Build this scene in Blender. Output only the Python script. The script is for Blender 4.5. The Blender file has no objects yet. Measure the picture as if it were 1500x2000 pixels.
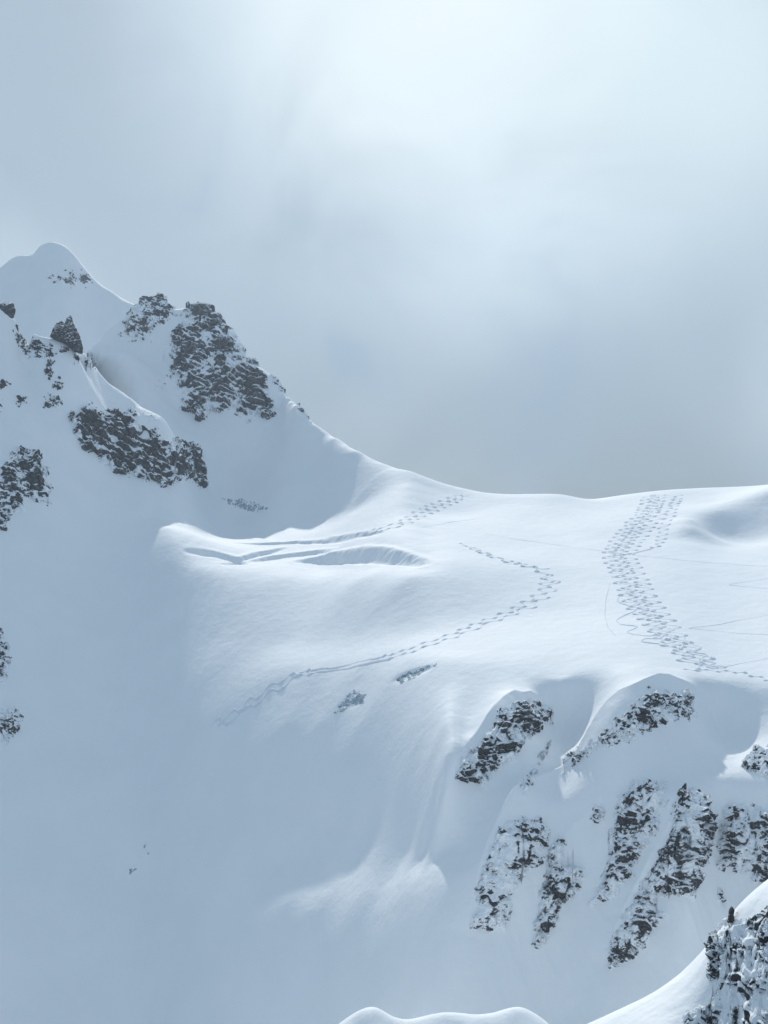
import bpy, math, random
import numpy as np
from mathutils import Vector

# ------------------------------------------------------------------ camera, sky, sun
scene = bpy.context.scene
F = 2400.0                                   # focal length in pixels of a 1500 x 2000 frame
cam_data = bpy.data.cameras.new("camera")
cam = bpy.data.objects.new("camera", cam_data)
scene.collection.objects.link(cam)
cam_data.sensor_fit = 'VERTICAL'
cam_data.sensor_height = 24.0
cam_data.lens = 24.0 * F / 2000.0
cam_data.clip_start = 1.0
cam_data.clip_end = 20000.0
cam.location = (0, 0, 0)
cam.rotation_euler = (math.radians(90), 0, 0)
scene.camera = cam

SUN_EL, SUN_AZ = math.radians(33.5), math.radians(-6.0)      # azimuth from +Y, + to the right
sun_dir = Vector((math.sin(SUN_AZ) * math.cos(SUN_EL), math.cos(SUN_AZ) * math.cos(SUN_EL), math.sin(SUN_EL)))

scene.view_settings.view_transform = 'Standard'
scene.view_settings.look = 'None'
scene.view_settings.exposure = 0.12
scene.view_settings.gamma = 1.0
scene.cycles.use_denoising = True
scene.cycles.max_bounces = 6
scene.cycles.diffuse_bounces = 3
scene.cycles.volume_bounces = 1

world = bpy.data.worlds.new("World")
scene.world = world
world.use_nodes = True


class NT:
    """small helper to wire node trees"""
    def __init__(self, tree):
        self.t = tree
        tree.nodes.clear()

    def n(self, kind, **kw):
        node = self.t.nodes.new(kind)
        ins = kw.pop('ins', {})
        for k, v in kw.items():
            setattr(node, k, v)
        for k, v in ins.items():
            self.set(node.inputs[k], v)
        return node

    def set(self, sock, v):
        if isinstance(v, bpy.types.NodeSocket):
            self.t.links.new(v, sock)
        elif isinstance(v, bpy.types.Node):
            self.t.links.new(v.outputs[0], sock)
        else:
            sock.default_value = v

    def math(self, op, a, b=None, c=None, clamp=False):
        node = self.t.nodes.new('ShaderNodeMath')
        node.operation = op
        node.use_clamp = clamp
        for i, v in enumerate((a, b, c)):
            if v is not None:
                self.set(node.inputs[i], v)
        return node.outputs[0]

    def smooth(self, v, lo, hi, a=0.0, b=1.0):
        node = self.t.nodes.new('ShaderNodeMapRange')
        node.interpolation_type = 'SMOOTHSTEP'
        self.set(node.inputs[0], v)
        for i, x in enumerate((lo, hi, a, b)):
            self.set(node.inputs[i + 1], x)
        return node.outputs[0]

    def mix(self, fac, a, b):
        node = self.t.nodes.new('ShaderNodeMix')
        node.data_type = 'RGBA'
        self.set(node.inputs[0], fac)
        self.set(node.inputs[6], a)
        self.set(node.inputs[7], b)
        return node.outputs[2]

    def noise(self, vec, scale, detail=3.0, rough=0.5, dist=0.0):
        node = self.t.nodes.new('ShaderNodeTexNoise')
        self.set(node.inputs['Vector'], vec)
        node.inputs['Scale'].default_value = scale
        node.inputs['Detail'].default_value = detail
        node.inputs['Roughness'].default_value = rough
        node.inputs['Distortion'].default_value = dist
        return node.outputs[0]


def srgb(r, g, b):
    f = lambda c: c / 12.92 if c <= 0.04045 else ((c + 0.055) / 1.055) ** 2.4
    return (f(r / 255), f(g / 255), f(b / 255), 1.0)


def build_world():
    w = NT(world.node_tree)
    sky = w.n('ShaderNodeTexSky', sky_type='NISHITA')
    sky.sun_disc = False
    sky.sun_elevation = SUN_EL
    sky.sun_rotation = SUN_AZ
    sky.altitude = 2500
    bg_sky = w.n('ShaderNodeBackground', ins={'Color': sky.outputs[0], 'Strength': 0.06})
    tc = w.n('ShaderNodeTexCoord')
    d = tc.outputs['Generated']
    sep = w.n('ShaderNodeSeparateXYZ', ins={0: d})
    z = sep.outputs[2]
    # cloud deck: grey-blue low down, a little lighter overhead
    low, mid = srgb(140, 157, 171), srgb(172, 190, 205)
    base = w.mix(w.smooth(z, -0.02, 0.20), low, mid)
    base = w.mix(w.smooth(z, 0.42, 0.8), base, srgb(146, 167, 188))
    base = w.mix(w.smooth(sep.outputs[1], 0.5, -0.4), base, srgb(136, 159, 182))
    # thinner cloud in front of the sun: glow by angle from a bright gap just under it
    def lobe(px, py, a0, a1, near=1.0, far=0.0):
        v = Vector(((px - 750) / F, 1.0, (1000 - py) / F)).normalized()
        dot = w.n('ShaderNodeVectorMath', operation='DOT_PRODUCT', ins={0: d, 1: v})
        ang = w.math('ARCCOSINE', w.math('MINIMUM', dot.outputs['Value'], 1.0))
        return w.smooth(ang, math.radians(a0), math.radians(a1), near, far)
    warp = w.noise(d, 5.5, 4.0, 0.5, 0.6)
    big = w.noise(d, 3.2, 3.0, 0.45, 0.3)
    col = base
    col = w.mix(w.math('MULTIPLY', lobe(920, -100, 3, 20), w.smooth(warp, 0.2, 0.6)), col, (0.86, 1.0, 1.07, 1))
    col = w.mix(w.math('MULTIPLY', lobe(890, -30, 0.0, 12.5), 1.0), col, (0.98, 1.06, 1.07, 1))
    col = w.mix(w.math('MULTIPLY', lobe(960, 400, 0, 9), 0.6), col, (0.72, 0.85, 0.93, 1))
    col = w.mix(w.math('MULTIPLY', lobe(1420, 130, 0, 12), 0.8), col, (0.74, 0.88, 0.93, 1))
    col = w.mix(w.math('MULTIPLY', w.smooth(big, 0.44, 0.64), 0.6), col, w.mix(0.6, col, (0.66, 0.78, 0.86, 1)))
    col = w.mix(w.math('MULTIPLY', w.smooth(warp, 0.5, 0.70), lobe(880, 0, 4, 14, 0.0, 0.9)), col, w.mix(0.45, col, srgb(146, 170, 196)))
    bg_cl = w.n('ShaderNodeBackground', ins={'Color': col, 'Strength': 1.0})
    mix = w.n('ShaderNodeMixShader', ins={0: 0.93})
    w.set(mix.inputs[1], bg_sky)
    w.set(mix.inputs[2], bg_cl)
    out = w.n('ShaderNodeOutputWorld')
    w.set(out.inputs[0], mix)


build_world()

sun_data = bpy.data.lights.new("sun", 'SUN')
sun_data.energy = 2.95
sun_data.angle = math.radians(1.2)
sun_data.color = (1.0, 0.965, 0.91)
sun = bpy.data.objects.new("sun", sun_data)
sun.rotation_euler = (-sun_dir).to_track_quat('-Z', 'Y').to_euler()
sun.location = (0, 0, 800)
scene.collection.objects.link(sun)

# ------------------------------------------------------------------ numpy noise
rng = np.random.RandomState(7)
_perm = rng.permutation(512)
_perm = np.concatenate([_perm, _perm, _perm])
_grad = rng.normal(size=(512, 3))
_grad /= np.linalg.norm(_grad, axis=1)[:, None]


def perlin(P):
    P = np.asarray(P, float)
    i = np.floor(P).astype(int)
    f = P - i
    u = f * f * f * (f * (f * 6 - 15) + 10)
    out = 0.0
    for dx in (0, 1):
        wx = u[..., 0] if dx else 1 - u[..., 0]
        for dy in (0, 1):
            wy = u[..., 1] if dy else 1 - u[..., 1]
            for dz in (0, 1):
                wz = u[..., 2] if dz else 1 - u[..., 2]
                h = _perm[_perm[_perm[(i[..., 0] + dx) & 511] + ((i[..., 1] + dy) & 511)] + ((i[..., 2] + dz) & 511)]
                g = _grad[h]
                dot = g[..., 0] * (f[..., 0] - dx) + g[..., 1] * (f[..., 1] - dy) + g[..., 2] * (f[..., 2] - dz)
                out = out + wx * wy * wz * dot
    return out


def fbm(P, octaves=4, gain=0.5):
    a, s, out = 1.0, 1.0, 0.0
    for k in range(octaves):
        out = out + a * perlin(P * s + 17.3 * k)
        a *= gain
        s *= 2.03
    return out


def ridged(P, octaves=4, gain=0.5):
    a, s, out = 1.0, 1.0, 0.0
    for k in range(octaves):
        out = out + a * (1 - 2 * np.abs(perlin(P * s + 9.1 * k)))
        a *= gain
        s *= 2.1
    return out


def sstep(x, a, b):
    t = np.clip((x - a) / (b - a), 0, 1)
    return t * t * (3 - 2 * t)


# ------------------------------------------------------------------ helpers for objects
def mesh_from(name, verts, faces, mat, smooth=True, attrs=None):
    me = bpy.data.meshes.new(name)
    verts = np.asarray(verts, np.float32)
    faces = np.asarray(faces, np.int32)
    nv, nf, k = len(verts), len(faces), faces.shape[1]
    me.vertices.add(nv)
    me.vertices.foreach_set("co", verts.ravel())
    me.loops.add(nf * k)
    me.loops.foreach_set("vertex_index", faces.ravel())
    me.polygons.add(nf)
    me.polygons.foreach_set("loop_start", np.arange(0, nf * k, k, dtype=np.int32))
    me.polygons.foreach_set("loop_total", np.full(nf, k, np.int32))
    me.polygons.foreach_set("use_smooth", np.full(nf, smooth, bool))
    for an, av in (attrs or {}).items():
        at = me.attributes.new(an, 'FLOAT', 'POINT')
        at.data.foreach_set("value", np.asarray(av, np.float32))
    me.update(calc_edges=True)
    me.validate()
    if mat:
        me.materials.append(mat)
    ob = bpy.data.objects.new(name, me)
    scene.collection.objects.link(ob)
    return ob


def tag(o, label=None, cat=None, group=None, kind=None):
    if label: o["label"] = label
    if cat: o["category"] = cat
    if group: o["group"] = group
    if kind: o["kind"] = kind
    return o


def grid_faces(nr, nc, keep=None):
    a = np.arange(nr * nc).reshape(nr, nc)
    q = np.stack([a[:-1, :-1], a[:-1, 1:], a[1:, 1:], a[1:, :-1]], -1)
    if keep is not None:
        q = q[keep]
    return q.reshape(-1, 4)


# ------------------------------------------------------------------ materials
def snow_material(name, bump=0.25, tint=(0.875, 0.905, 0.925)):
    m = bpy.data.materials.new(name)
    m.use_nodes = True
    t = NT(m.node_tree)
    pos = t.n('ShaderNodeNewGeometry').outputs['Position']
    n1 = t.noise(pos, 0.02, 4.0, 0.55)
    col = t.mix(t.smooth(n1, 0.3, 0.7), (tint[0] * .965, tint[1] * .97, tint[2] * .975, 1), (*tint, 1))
    b = t.math('ADD', t.math('MULTIPLY', t.noise(pos, 0.11, 5.0, 0.55), 1.0), t.math('MULTIPLY', t.noise(pos, 0.5, 4.0, 0.6), 0.3))
    bump_n = t.n('ShaderNodeBump', ins={'Strength': bump, 'Distance': 1.6, 'Height': b})
    p = t.n('ShaderNodeBsdfPrincipled', ins={'Base Color': col, 'Roughness': 0.75, 'Normal': bump_n})
    p.inputs['Specular IOR Level'].default_value = 0.15
    out = t.n('ShaderNodeOutputMaterial')
    t.set(out.inputs[0], p)
    return m


def rock_material(name, scale, thr, rock=(0.045, 0.05, 0.055), pale=(0.13, 0.13, 0.125), warm=(0.10, 0.085, 0.06), n_amt=1.0, stretch=(1, 1, 1)):
    """Bare dark rock with snow held on whatever lies flat enough, broken up by wind."""
    m = bpy.data.materials.new(name)
    m.use_nodes = True
    t = NT(m.node_tree)
    geo = t.n('ShaderNodeNewGeometry')
    mp = t.n('ShaderNodeMapping', ins={'Vector': geo.outputs['Position'], 'Scale': stretch})
    pos = mp.outputs[0]
    nz = t.n('ShaderNodeSeparateXYZ', ins={0: geo.outputs['Normal']}).outputs[2]
    cov = t.n('ShaderNodeAttribute', attribute_name='cover').outputs['Fac']
    nA = t.noise(pos, scale * 0.8, 4.0, 0.55, 0.5)
    nB = t.noise(pos, scale * 4.3, 4.0, 0.65, 0.3)
    v = t.math('MULTIPLY', t.math('SUBTRACT', nz, thr), 1.5)
    v = t.math('ADD', v, t.math('MULTIPLY', t.math('SUBTRACT', nA, 0.5), 2.2 * n_amt))
    v = t.math('ADD', v, t.math('MULTIPLY', t.math('SUBTRACT', nB, 0.5), 0.8 * n_amt))
    v = t.math('ADD', v, cov)
    fac = t.smooth(v, -0.14, 0.22)
    c = t.mix(t.smooth(t.noise(pos, scale * 2.1, 4.0, 0.6), 0.35, 0.7), (*rock, 1), (*pale, 1))
    c = t.mix(t.math('MULTIPLY', t.smooth(t.noise(pos, scale * 0.7, 3.0, 0.5), 0.5, 0.7), 0.6), c, (*warm, 1))
    crack = t.math('ABSOLUTE', t.math('SUBTRACT', t.noise(pos, scale * 1.4, 4.0, 0.6, 1.2), 0.5))
    crk = t.smooth(crack, 0.012, 0.05, 1.0, 0.0)
    c = t.mix(crk, c, (rock[0] * .5, rock[1] * .5, rock[2] * .5, 1))
    fac = t.math('MULTIPLY', fac, t.math('SUBTRACT', 1.0, t.math('MULTIPLY', crk, t.smooth(v, 0.25, 0.9, 0.9, 0.0))))
    c = t.mix(fac, c, (0.85, 0.89, 0.92, 1))
    hb = t.math('ADD', t.noise(pos, scale * 6, 4.0, 0.6), t.math('MULTIPLY', fac, 0.35))
    bump_n = t.n('ShaderNodeBump', ins={'Strength': 0.5, 'Distance': 0.8, 'Height': hb})
    p = t.n('ShaderNodeBsdfPrincipled', ins={'Base Color': c, 'Roughness': 0.85, 'Normal': bump_n})
    p.inputs['Specular IOR Level'].default_value = 0.2
    out = t.n('ShaderNodeOutputMaterial')
    t.set(out.inputs[0], p)
    return m


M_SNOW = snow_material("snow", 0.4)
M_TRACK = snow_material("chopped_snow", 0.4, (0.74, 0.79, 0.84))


# ------------------------------------------------------------------ terrain as heightfields
def ray(px, py, D):
    return ((px - 750.0) / F * D, D, (1000.0 - py) / F * D)


def column(px, D0, y0, segs, step=17.0):
    """walk down one line of sight: ground falling towards the viewer at the given slopes (degrees)"""
    t = lambda y: (y - 1000) / F
    D, y, out = D0, y0, [(px, y0, D0)]
    for y1, s in segs:
        T = math.tan(math.radians(s))
        n = max(1, int(round((y1 - y) / step)))
        for k in range(1, n + 1):
            yy = y + (y1 - y) * k / n
            out.append((px, yy, D * (t(y) + T) / (t(yy) + T)))
        D, y = out[-1][2], y1
    return out


class HF:
    """heightfield through scattered survey points (thin-plate spline), tessellated finer near the viewer"""
    def __init__(self, pts, u0, u1, y0, y1, nu, nv, lam=1e-4, cu=181, cv=261):
        P = np.array([ray(*p) for p in pts])
        S = 1000.0
        X = P[:, :2] / S
        n = len(X)
        r2 = ((X[:, None] - X[None]) ** 2).sum(-1)
        K = 0.5 * r2 * np.log(r2 + 1e-12) + lam * np.eye(n)
        Q = np.c_[np.ones(n), X]
        A = np.block([[K, Q], [Q.T, np.zeros((3, 3))]])
        sol = np.linalg.solve(A, np.r_[P[:, 2], np.zeros(3)])
        cuv, cvv = np.linspace(u0, u1, cu), np.linspace(math.log(y0), math.log(y1), cv)
        Yc = np.exp(cvv)
        Z = np.empty((cv, cu))
        for j in range(cv):
            G = np.c_[cuv * Yc[j], np.full(cu, Yc[j])] / S
            d2 = ((G[:, None] - X[None]) ** 2).sum(-1)
            Z[j] = (0.5 * d2 * np.log(d2 + 1e-12)) @ sol[:n] + sol[n] + G @ sol[n + 1:]
        self.u = np.linspace(u0, u1, nu)
        self.lv = np.linspace(math.log(y0), math.log(y1), nv)
        self.Y = np.exp(self.lv)
        self.Z = self._cubic(cvv, self.lv) @ Z @ self._cubic(cuv, self.u).T
        self.finish()

    @staticmethod
    def _cubic(src, dst):
        n = len(src)
        f = (dst - src[0]) / (src[1] - src[0])
        i = np.clip(np.floor(f).astype(int), 0, n - 2)
        t = f - i
        W = np.zeros((len(dst), n))
        ws = (-.5 * t + t ** 2 - .5 * t ** 3, 1 - 2.5 * t ** 2 + 1.5 * t ** 3, .5 * t + 2 * t ** 2 - 1.5 * t ** 3, -.5 * t ** 2 + .5 * t ** 3)
        for k, w in enumerate(ws):
            np.add.at(W, (np.arange(len(dst)), np.clip(i + k - 1, 0, n - 1)), w)
        return W

    def finish(self):
        self.XX = self.Y[:, None] * self.u[None]
        self.YY = np.repeat(self.Y[:, None], len(self.u), 1)
        e = self.Z / self.YY
        self.E = np.maximum.accumulate(e, 0) + np.arange(len(self.Y))[:, None] * 1e-9

    def z(self, x, y):
        x, y = np.asarray(x, float), np.asarray(y, float)
        fu = np.clip((x / y - self.u[0]) / (self.u[1] - self.u[0]), 0, len(self.u) - 1.001)
        fv = np.clip((np.log(y) - self.lv[0]) / (self.lv[1] - self.lv[0]), 0, len(self.lv) - 1.001)
        i, j = fu.astype(int), fv.astype(int)
        a, b = fu - i, fv - j
        Z = self.Z
        return (Z[j, i] * (1 - a) + Z[j, i + 1] * a) * (1 - b) + (Z[j + 1, i] * (1 - a) + Z[j + 1, i + 1] * a) * b

    def hitY(self, px, py, over=12.0):
        """distance at which the line of sight through a pixel meets this ground; past the skyline, a little beyond the crest"""
        px, py = np.atleast_1d(px).astype(float), np.atleast_1d(py).astype(float)
        fu = np.clip(((px - 750) / F - self.u[0]) / (self.u[1] - self.u[0]), 0, len(self.u) - 1.001)
        out = np.empty(len(px))
        for k in range(len(px)):
            i = int(fu[k]); a = fu[k] - i
            e = self.E[:, i] * (1 - a) + self.E[:, i + 1] * a
            ew = (self.Z[:, i] * (1 - a) + self.Z[:, i + 1] * a) / self.Y
            k0 = int(np.argmax(ew))
            t = (1000 - py[k]) / F
            out[k] = np.exp(np.interp(t, e, self.lv)) if t < ew[k0] else self.Y[k0] + over
        return out

    def normal(self, x, y, h=2.0):
        gx = (self.z(x + h, y) - self.z(x - h, y)) / (2 * h)
        gy = (self.z(x, y + h) - self.z(x, y - h)) / (2 * h)
        N = np.stack([-gx, -gy, np.ones_like(gx)], -1)
        return N / np.linalg.norm(N, axis=-1, keepdims=True)

    def mesh(self, name, mat):
        V = np.stack([self.XX, self.YY, self.Z], -1).reshape(-1, 3)
        return mesh_from(name, V, grid_faces(len(self.Y), len(self.u)), mat, True)


COLS = [
 (-250, 1400, 640, [(900,42),(1400,42),(2000,42)]),
 (-90, 1440, 610, [(870,42),(1030,46),(1400,41),(2000,41)]),
 (50, 1470, 648, [(870,40),(1030,46),(1400,40),(2000,40)]),
 (200, 1510, 738, [(795,34),(900,52),(1000,36),(1060,36),(1400,38),(2000,38)]),
 (262, 1508, 782, [(818,34),(925,50),(1006,33),(1030,29),(1110,33),(1400,37),(2000,38)]),
 (325, 1500, 822, [(850,34),(945,50),(1006,30),(1014,20),(1034,12),(1056,22),(1100,30),(1400,36),(2000,37)]),
 (400, 1880, 600, [(830,48),(1000,30),(1035,14),(1058,5),(1110,18),(1250,30),(1350,29),(1420,28),(1600,35),(1700,31),(1780,28),(2000,36)]),
 (550, 1730, 755, [(790,48),(960,33),(1016,34),(1040,11),(1130,11),(1260,22),(1310,15),(1420,27),(1690,39),(1775,20),(2000,38)]),
 (620, 1604, 832, [(1012,37),(1040,12),(1130,12),(1260,24),(1310,14),(1420,28),(1687,40),(1768,19),(1820,37),(2000,39)]),
 (700, 1520, 880, [(990,32),(1040,13),(1130,12),(1260,27),(1300,12),(1420,30),(1670,41),(1755,17),(1810,36),(2000,40)]),
 (800, 1460, 920, [(1000,18),(1130,12),(1240,26),(1285,10),(1420,29),(1660,41),(1740,15),(1800,36),(2000,42)]),
 (835, 1458, 933, [(1000,17),(1130,11),(1238,24),(1288,9),(1360,21),(1490,26),(1560,40),(1655,48),(1735,22),(1795,37),(2000,43)]),
 (870, 1455, 945, [(1000,16),(1100,9),(1225,22),(1290,8),(1350,18),(1480,25),(1540,42),(1650,50),(1725,24),(1790,38),(2000,43)]),
 (910, 1451, 955, [(1000,15),(1100,10),(1215,21),(1292,8),(1350,18),(1470,24),(1530,44),(1640,52),(1715,25),(1780,40),(2000,44)]),
 (1000, 1440, 966, [(1060,12),(1110,9),(1200,18),(1300,8),(1375,19),(1530,45),(1600,27),(1820,50),(2000,38)]),
 (1100, 1430, 966, [(1200,13),(1260,8),(1340,23),(1440,28),(1490,16),(1520,50),(1580,16),(1850,50),(2000,40)]),
 (1200, 1435, 970, [(1100,10),(1200,12),(1320,10),(1405,25),(1530,46),(1700,56),(1900,44),(2000,40)]),
 (1300, 1430, 958, [(1060,11),(1200,12),(1320,10),(1345,14),(1400,50),(1530,35),(1560,14),(1750,54),(2000,44)]),
 (1350, 1436, 955, [(1022,10),(1050,24),(1110,11),(1200,12),(1320,10),(1400,40),(1520,26),(1560,13),(1740,54),(2000,46)]),
 (1400, 1440, 952, [(995,9),(1050,33),(1110,10),(1300,12),(1330,10),(1440,30),(1525,12),(1720,55),(2000,46)]),
 (1500, 1450, 948, [(962,4),(1050,32),(1110,9),(1300,12),(1340,14),(1440,30),(1520,14),(1720,55),(2000,46)]),
 (1700, 1450, 935, [(955,4),(1050,33),(1110,9),(1300,12),(1340,18),(1440,32),(1520,20),(1720,54),(2000,45)]),
]


SKY = [(-250,640,1330),(-90,612,1380),(-20,600,1405),(30,622,1415),(60,648,1422),(100,660,1428),(140,672,1436),(165,690,1480),(200,730,1510),(245,770,1512),(300,806,1502)]      # near rib
SKY2 = [(170,690,1930),(225,640,1915),(270,597,1915),(298,590,1908),(312,584,1904),(328,592,1900),(346,607,1894),(372,600,1885),(395,598,1878),(412,606,1872),(428,622,1866),(446,648,1858),(462,672,1846),(482,698,1834),(510,728,1792),(540,748,1750),(566,772,1706),(590,796,1656),(612,826,1616),(655,855,1565),(700,882,1520),(750,906,1482),(800,922,1462),(870,945,1454),(930,960,1446),(1000,966,1440),(1100,968,1432),(1150,975,1433),(1200,970,1435),(1300,958,1430),(1400,952,1440),(1500,948,1450),(1700,935,1450),(1900,930,1450)]


_more = []
for _a, _b in zip(SKY2[:-1], SKY2[1:]):
    _more.append(_a)
    if 500 < _a[0] < 960:
        _more.append(tuple((p + q) / 2 + (1.2 if k == 1 else 0) for k, (p, q) in enumerate(zip(_a, _b))))
SKY2 = _more + [SKY2[-1]]


def line_coords(hf, line):
    """signed distance on the map from a line of survey points (positive on the viewer's side) and position along it, 0-1"""
    L = np.array(line, float)
    Y = hf.hitY(L[:, 0], L[:, 1], 0.0)
    P = np.c_[(L[:, 0] - 750) / F * Y, Y]
    # even out the line on the map so that it has no sharp corners
    f = np.linspace(0, len(P) - 1, 61)
    D_ = np.c_[np.interp(f, np.arange(len(P)), P[:, 0]), np.interp(f, np.arange(len(P)), P[:, 1])]
    for _ in range(60):
        D_[1:-1] = 0.25 * D_[:-2] + 0.5 * D_[1:-1] + 0.25 * D_[2:]
    P = D_[::5]
    full_b, full_a = np.full(hf.XX.shape, 1e4), np.zeros(hf.XX.shape)
    j0, j1 = np.searchsorted(hf.Y, (P[:, 1].min() - 190, P[:, 1].max() + 190))
    uu = P[:, 0] / P[:, 1]
    i0, i1 = np.searchsorted(hf.u, (uu.min() - 0.14, uu.max() + 0.14))
    XX, YY = hf.XX[j0:j1, i0:i1], hf.YY[j0:j1, i0:i1]
    best = np.full(XX.shape, 1e4)
    side = np.zeros(XX.shape)
    along = np.zeros(XX.shape)
    ln = np.r_[0, np.cumsum(np.hypot(*np.diff(P, axis=0).T))]
    for k in range(len(P) - 1):
        a, b = P[k], P[k + 1]
        if b[0] < a[0]:
            sg = 1.0
        else:
            sg = -1.0
        dx, dy = b - a
        tt = np.clip(((XX - a[0]) * dx + (YY - a[1]) * dy) / (dx * dx + dy * dy + 1e-9), 0, 1)
        d = np.hypot(XX - a[0] - tt * dx, YY - a[1] - tt * dy)
        s = np.sign((dx * (YY - a[1]) - dy * (XX - a[0])) * sg)
        m = d < best
        best = np.where(m, d, best)
        side = np.where(m, s, side)
        along = np.where(m, (ln[k] + tt * (ln[k + 1] - ln[k])) / ln[-1], along)
    full_b[j0:j1, i0:i1], full_a[j0:j1, i0:i1] = best * side, along
    return full_b, full_a


def main_terrain():
    # put the survey lines on common rows and even them out sideways where the snow is smooth
    pxs = np.array([c[0] for c in COLS], float)
    rows = np.arange(1000.0, 2001.0, 16.0)
    raw = [np.array(column(*c, step=6.0)) for c in COLS]
    L = np.array([np.log(np.interp(rows, r[:, 1], r[:, 2])) for r in raw])          # columns x rows
    G = np.empty_like(L)
    for i, x in enumerate(pxs):
        w = np.exp(-0.5 * ((pxs - x) / 110.0) ** 2)
        A = np.c_[np.ones(len(pxs)), (pxs - x) / 100.0]
        G[i] = np.linalg.solve((A * w[:, None]).T @ A, (A * w[:, None]).T @ L)[0]
    smooth = np.zeros_like(L)
    for i, x in enumerate(pxs):
        right = sstep(x, 790, 900)
        k = (1 - right) * 0.9 * sstep(rows, 1010, 1260) + right * 0.95 * sstep(rows, 1000, 1040) * (1 - sstep(rows, 1330, 1420)) * (sstep(rows, 1030, 1090) if x > 1320 else 1.0)
        if 790 < x < 930:
            k = np.maximum(k, 0.85 * sstep(rows, 1500, 1660))
        if x < 350:
            k = k * 0.7
        smooth[i] = k
    L = L * (1 - smooth) + G * smooth
    pts = []
    for i, (px, D0, y0, segs) in enumerate(COLS):
        pts += [(px, y, d) for _, y, d in column(px, D0, y0, segs) if y < 992]
        pts += [(px, y, math.exp(l)) for y, l in zip(rows, L[i])]
        px_, py_, D_ = pts[-1]
        x, y, z = ray(px_, py_, D_)
        for dd in (90, 200):                    # the ground keeps falling below the frame
            pts.append((750 + x / (D_ - dd) * F, 1000 - (z - 0.45 * dd) / (D_ - dd) * F, D_ - dd))
    have = {c[0] for c in COLS}
    for line in (SKY, SKY2):
        for px, py, D in line:
            if px not in have:
                pts.append((px, py, D))
            # the far side of the skyline falls away again
            x, y, z = ray(px, py, D)
            fall = 0.8 if px < 620 else (0.5 if px < 900 else 0.2)
            for dd in (() if line is SKY2 and (px, py, D) not in SKY2[::2] and 500 < px < 960 and int(px) != px else (25, 70) if line is SKY and px > 20 else (() if 100 < px < 230 else (30, 110, 300, 560))):
                k = max(0.0, fall * dd - (12 if px > 620 else 0))
                pts.append((750 + x / (D + dd) * F, 1000 - (z - k) / (D + dd) * F, D + dd))
    # snow couloir seen over the near rib
    pts += [(200,715,1740),(240,680,1815),(240,740,1710),(290,690,1805),(290,770,1690),(330,700,1810),(330,780,1720),(330,850,1620),(365,900,1560)]
    hf = HF(pts, -0.50, 0.50, 380, 2300, 1000, 1300, 2e-5, 201, 361)
    # behind the near rib and the left end of the back ridge the ground drops out of sight
    px = 750 + hf.u * F
    crest = np.array(SKY[:8] + SKY2[:3], float)
    yc, dc = np.interp(px, crest[:, 0], crest[:, 1]), np.interp(px, crest[:, 0], crest[:, 2])
    zc = (1000 - yc) / F * dc
    cap = np.where(hf.YY > dc[None], zc[None] - 0.4 * (hf.YY - dc[None]), 1e9)
    cap = np.where((hf.YY <= dc[None]) & (hf.YY > 1570) & (px[None] > 140), (zc / dc)[None] * hf.YY, cap)
    hf.Z = np.where(px[None] < 275, np.minimum(hf.Z, cap), hf.Z)
    hf.finish()
    # sharp rock ribs: steep snow on the shaded face, a lit edge of snow along the crest behind
    for line, h, wf, wb in [
        ([(1372,1352),(1320,1343),(1280,1344),(1220,1392),(1160,1440),(1100,1492),(1040,1556),(980,1604),(955,1660),(930,1740),(908,1822)], 11, 22, 9),
        ([(1075,1366),(1030,1364),(985,1380),(940,1428),(902,1486),(878,1545)], 7, 18, 9),
        ([(1330,1590),(1314,1614),(1290,1660),(1266,1706),(1230,1770),(1205,1825),(1188,1885)], 6, 18, 7),
        ([(1190,1560),(1150,1600),(1112,1640),(1080,1690)], 3.5, 16, 8),
        ([(150,680),(168,692),(200,728),(245,770),(280,796)], 2.5, 24, 9),
        ([(255,596),(225,625),(190,655),(160,688)], 5, 24, 9)]:
        t, along = line_coords(hf, line)
        taper = np.minimum(1, np.minimum(along, 1 - along) / 0.12)
        h = h * np.clip(taper, 0, 1) * (1 + 0.35 * perlin(np.stack([along * 9, np.full_like(along, h), along * 0], -1)))
        hf.Z += h * np.exp(-np.where(t > 0, t / wf, -t / wb))
    wob = 3.0 * fbm(np.stack([hf.XX / 22, hf.YY / 22, np.full_like(hf.XX, 2.0)], -1), 3) + 2.0 * fbm(np.stack([hf.XX / 9, hf.YY / 6, np.full_like(hf.XX, 4.0)], -1), 2)
    # hollow behind the wind lip, then the ice scarps: a wall below each edge, the ground recovering further down
    t, along = line_coords(hf, [(262,1008),(300,1015),(340,1023),(400,1036),(460,1047),(515,1057),(560,1060)])
    hf.Z -= 5.5 * np.clip(np.minimum(along / 0.06, (1 - along) / 0.3), 0, 1) * np.where(t < 0, (1 - np.exp(t / 5)) * np.exp(t / 70), 0)
    DZ, keep = np.zeros_like(hf.Z), np.zeros_like(hf.Z)
    for line, h, wall, rec in [
        ([(560,1094),(600,1084),(640,1074),(700,1065),(750,1068),(800,1078),(838,1090),(856,1100)], 11, 13, 34),
        ([(470,1092),(520,1082),(570,1078),(620,1070),(660,1068)], 4.5, 8, 16),
        ([(350,1072),(390,1070),(430,1076),(470,1088),(500,1098)], 4.5, 8, 16),
        ([(420,1098),(455,1090),(500,1076),(560,1066)], 4, 7, 14),
        ([(450,1058),(520,1060),(580,1054),(640,1050),(700,1043)], 3, 6, 12),
        ([(640,1048),(700,1040),(760,1036)], 3, 6, 12),
        ([(768,1322),(800,1306),(830,1300),(856,1296)], 2.4, 4, 8),
        ([(655,1380),(680,1358),(700,1352),(716,1360)], 2, 4, 7),
        ([(440,970),(475,974),(510,984),(528,992)], 4, 6, 14)]:
        t, along = line_coords(hf, line)
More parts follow.
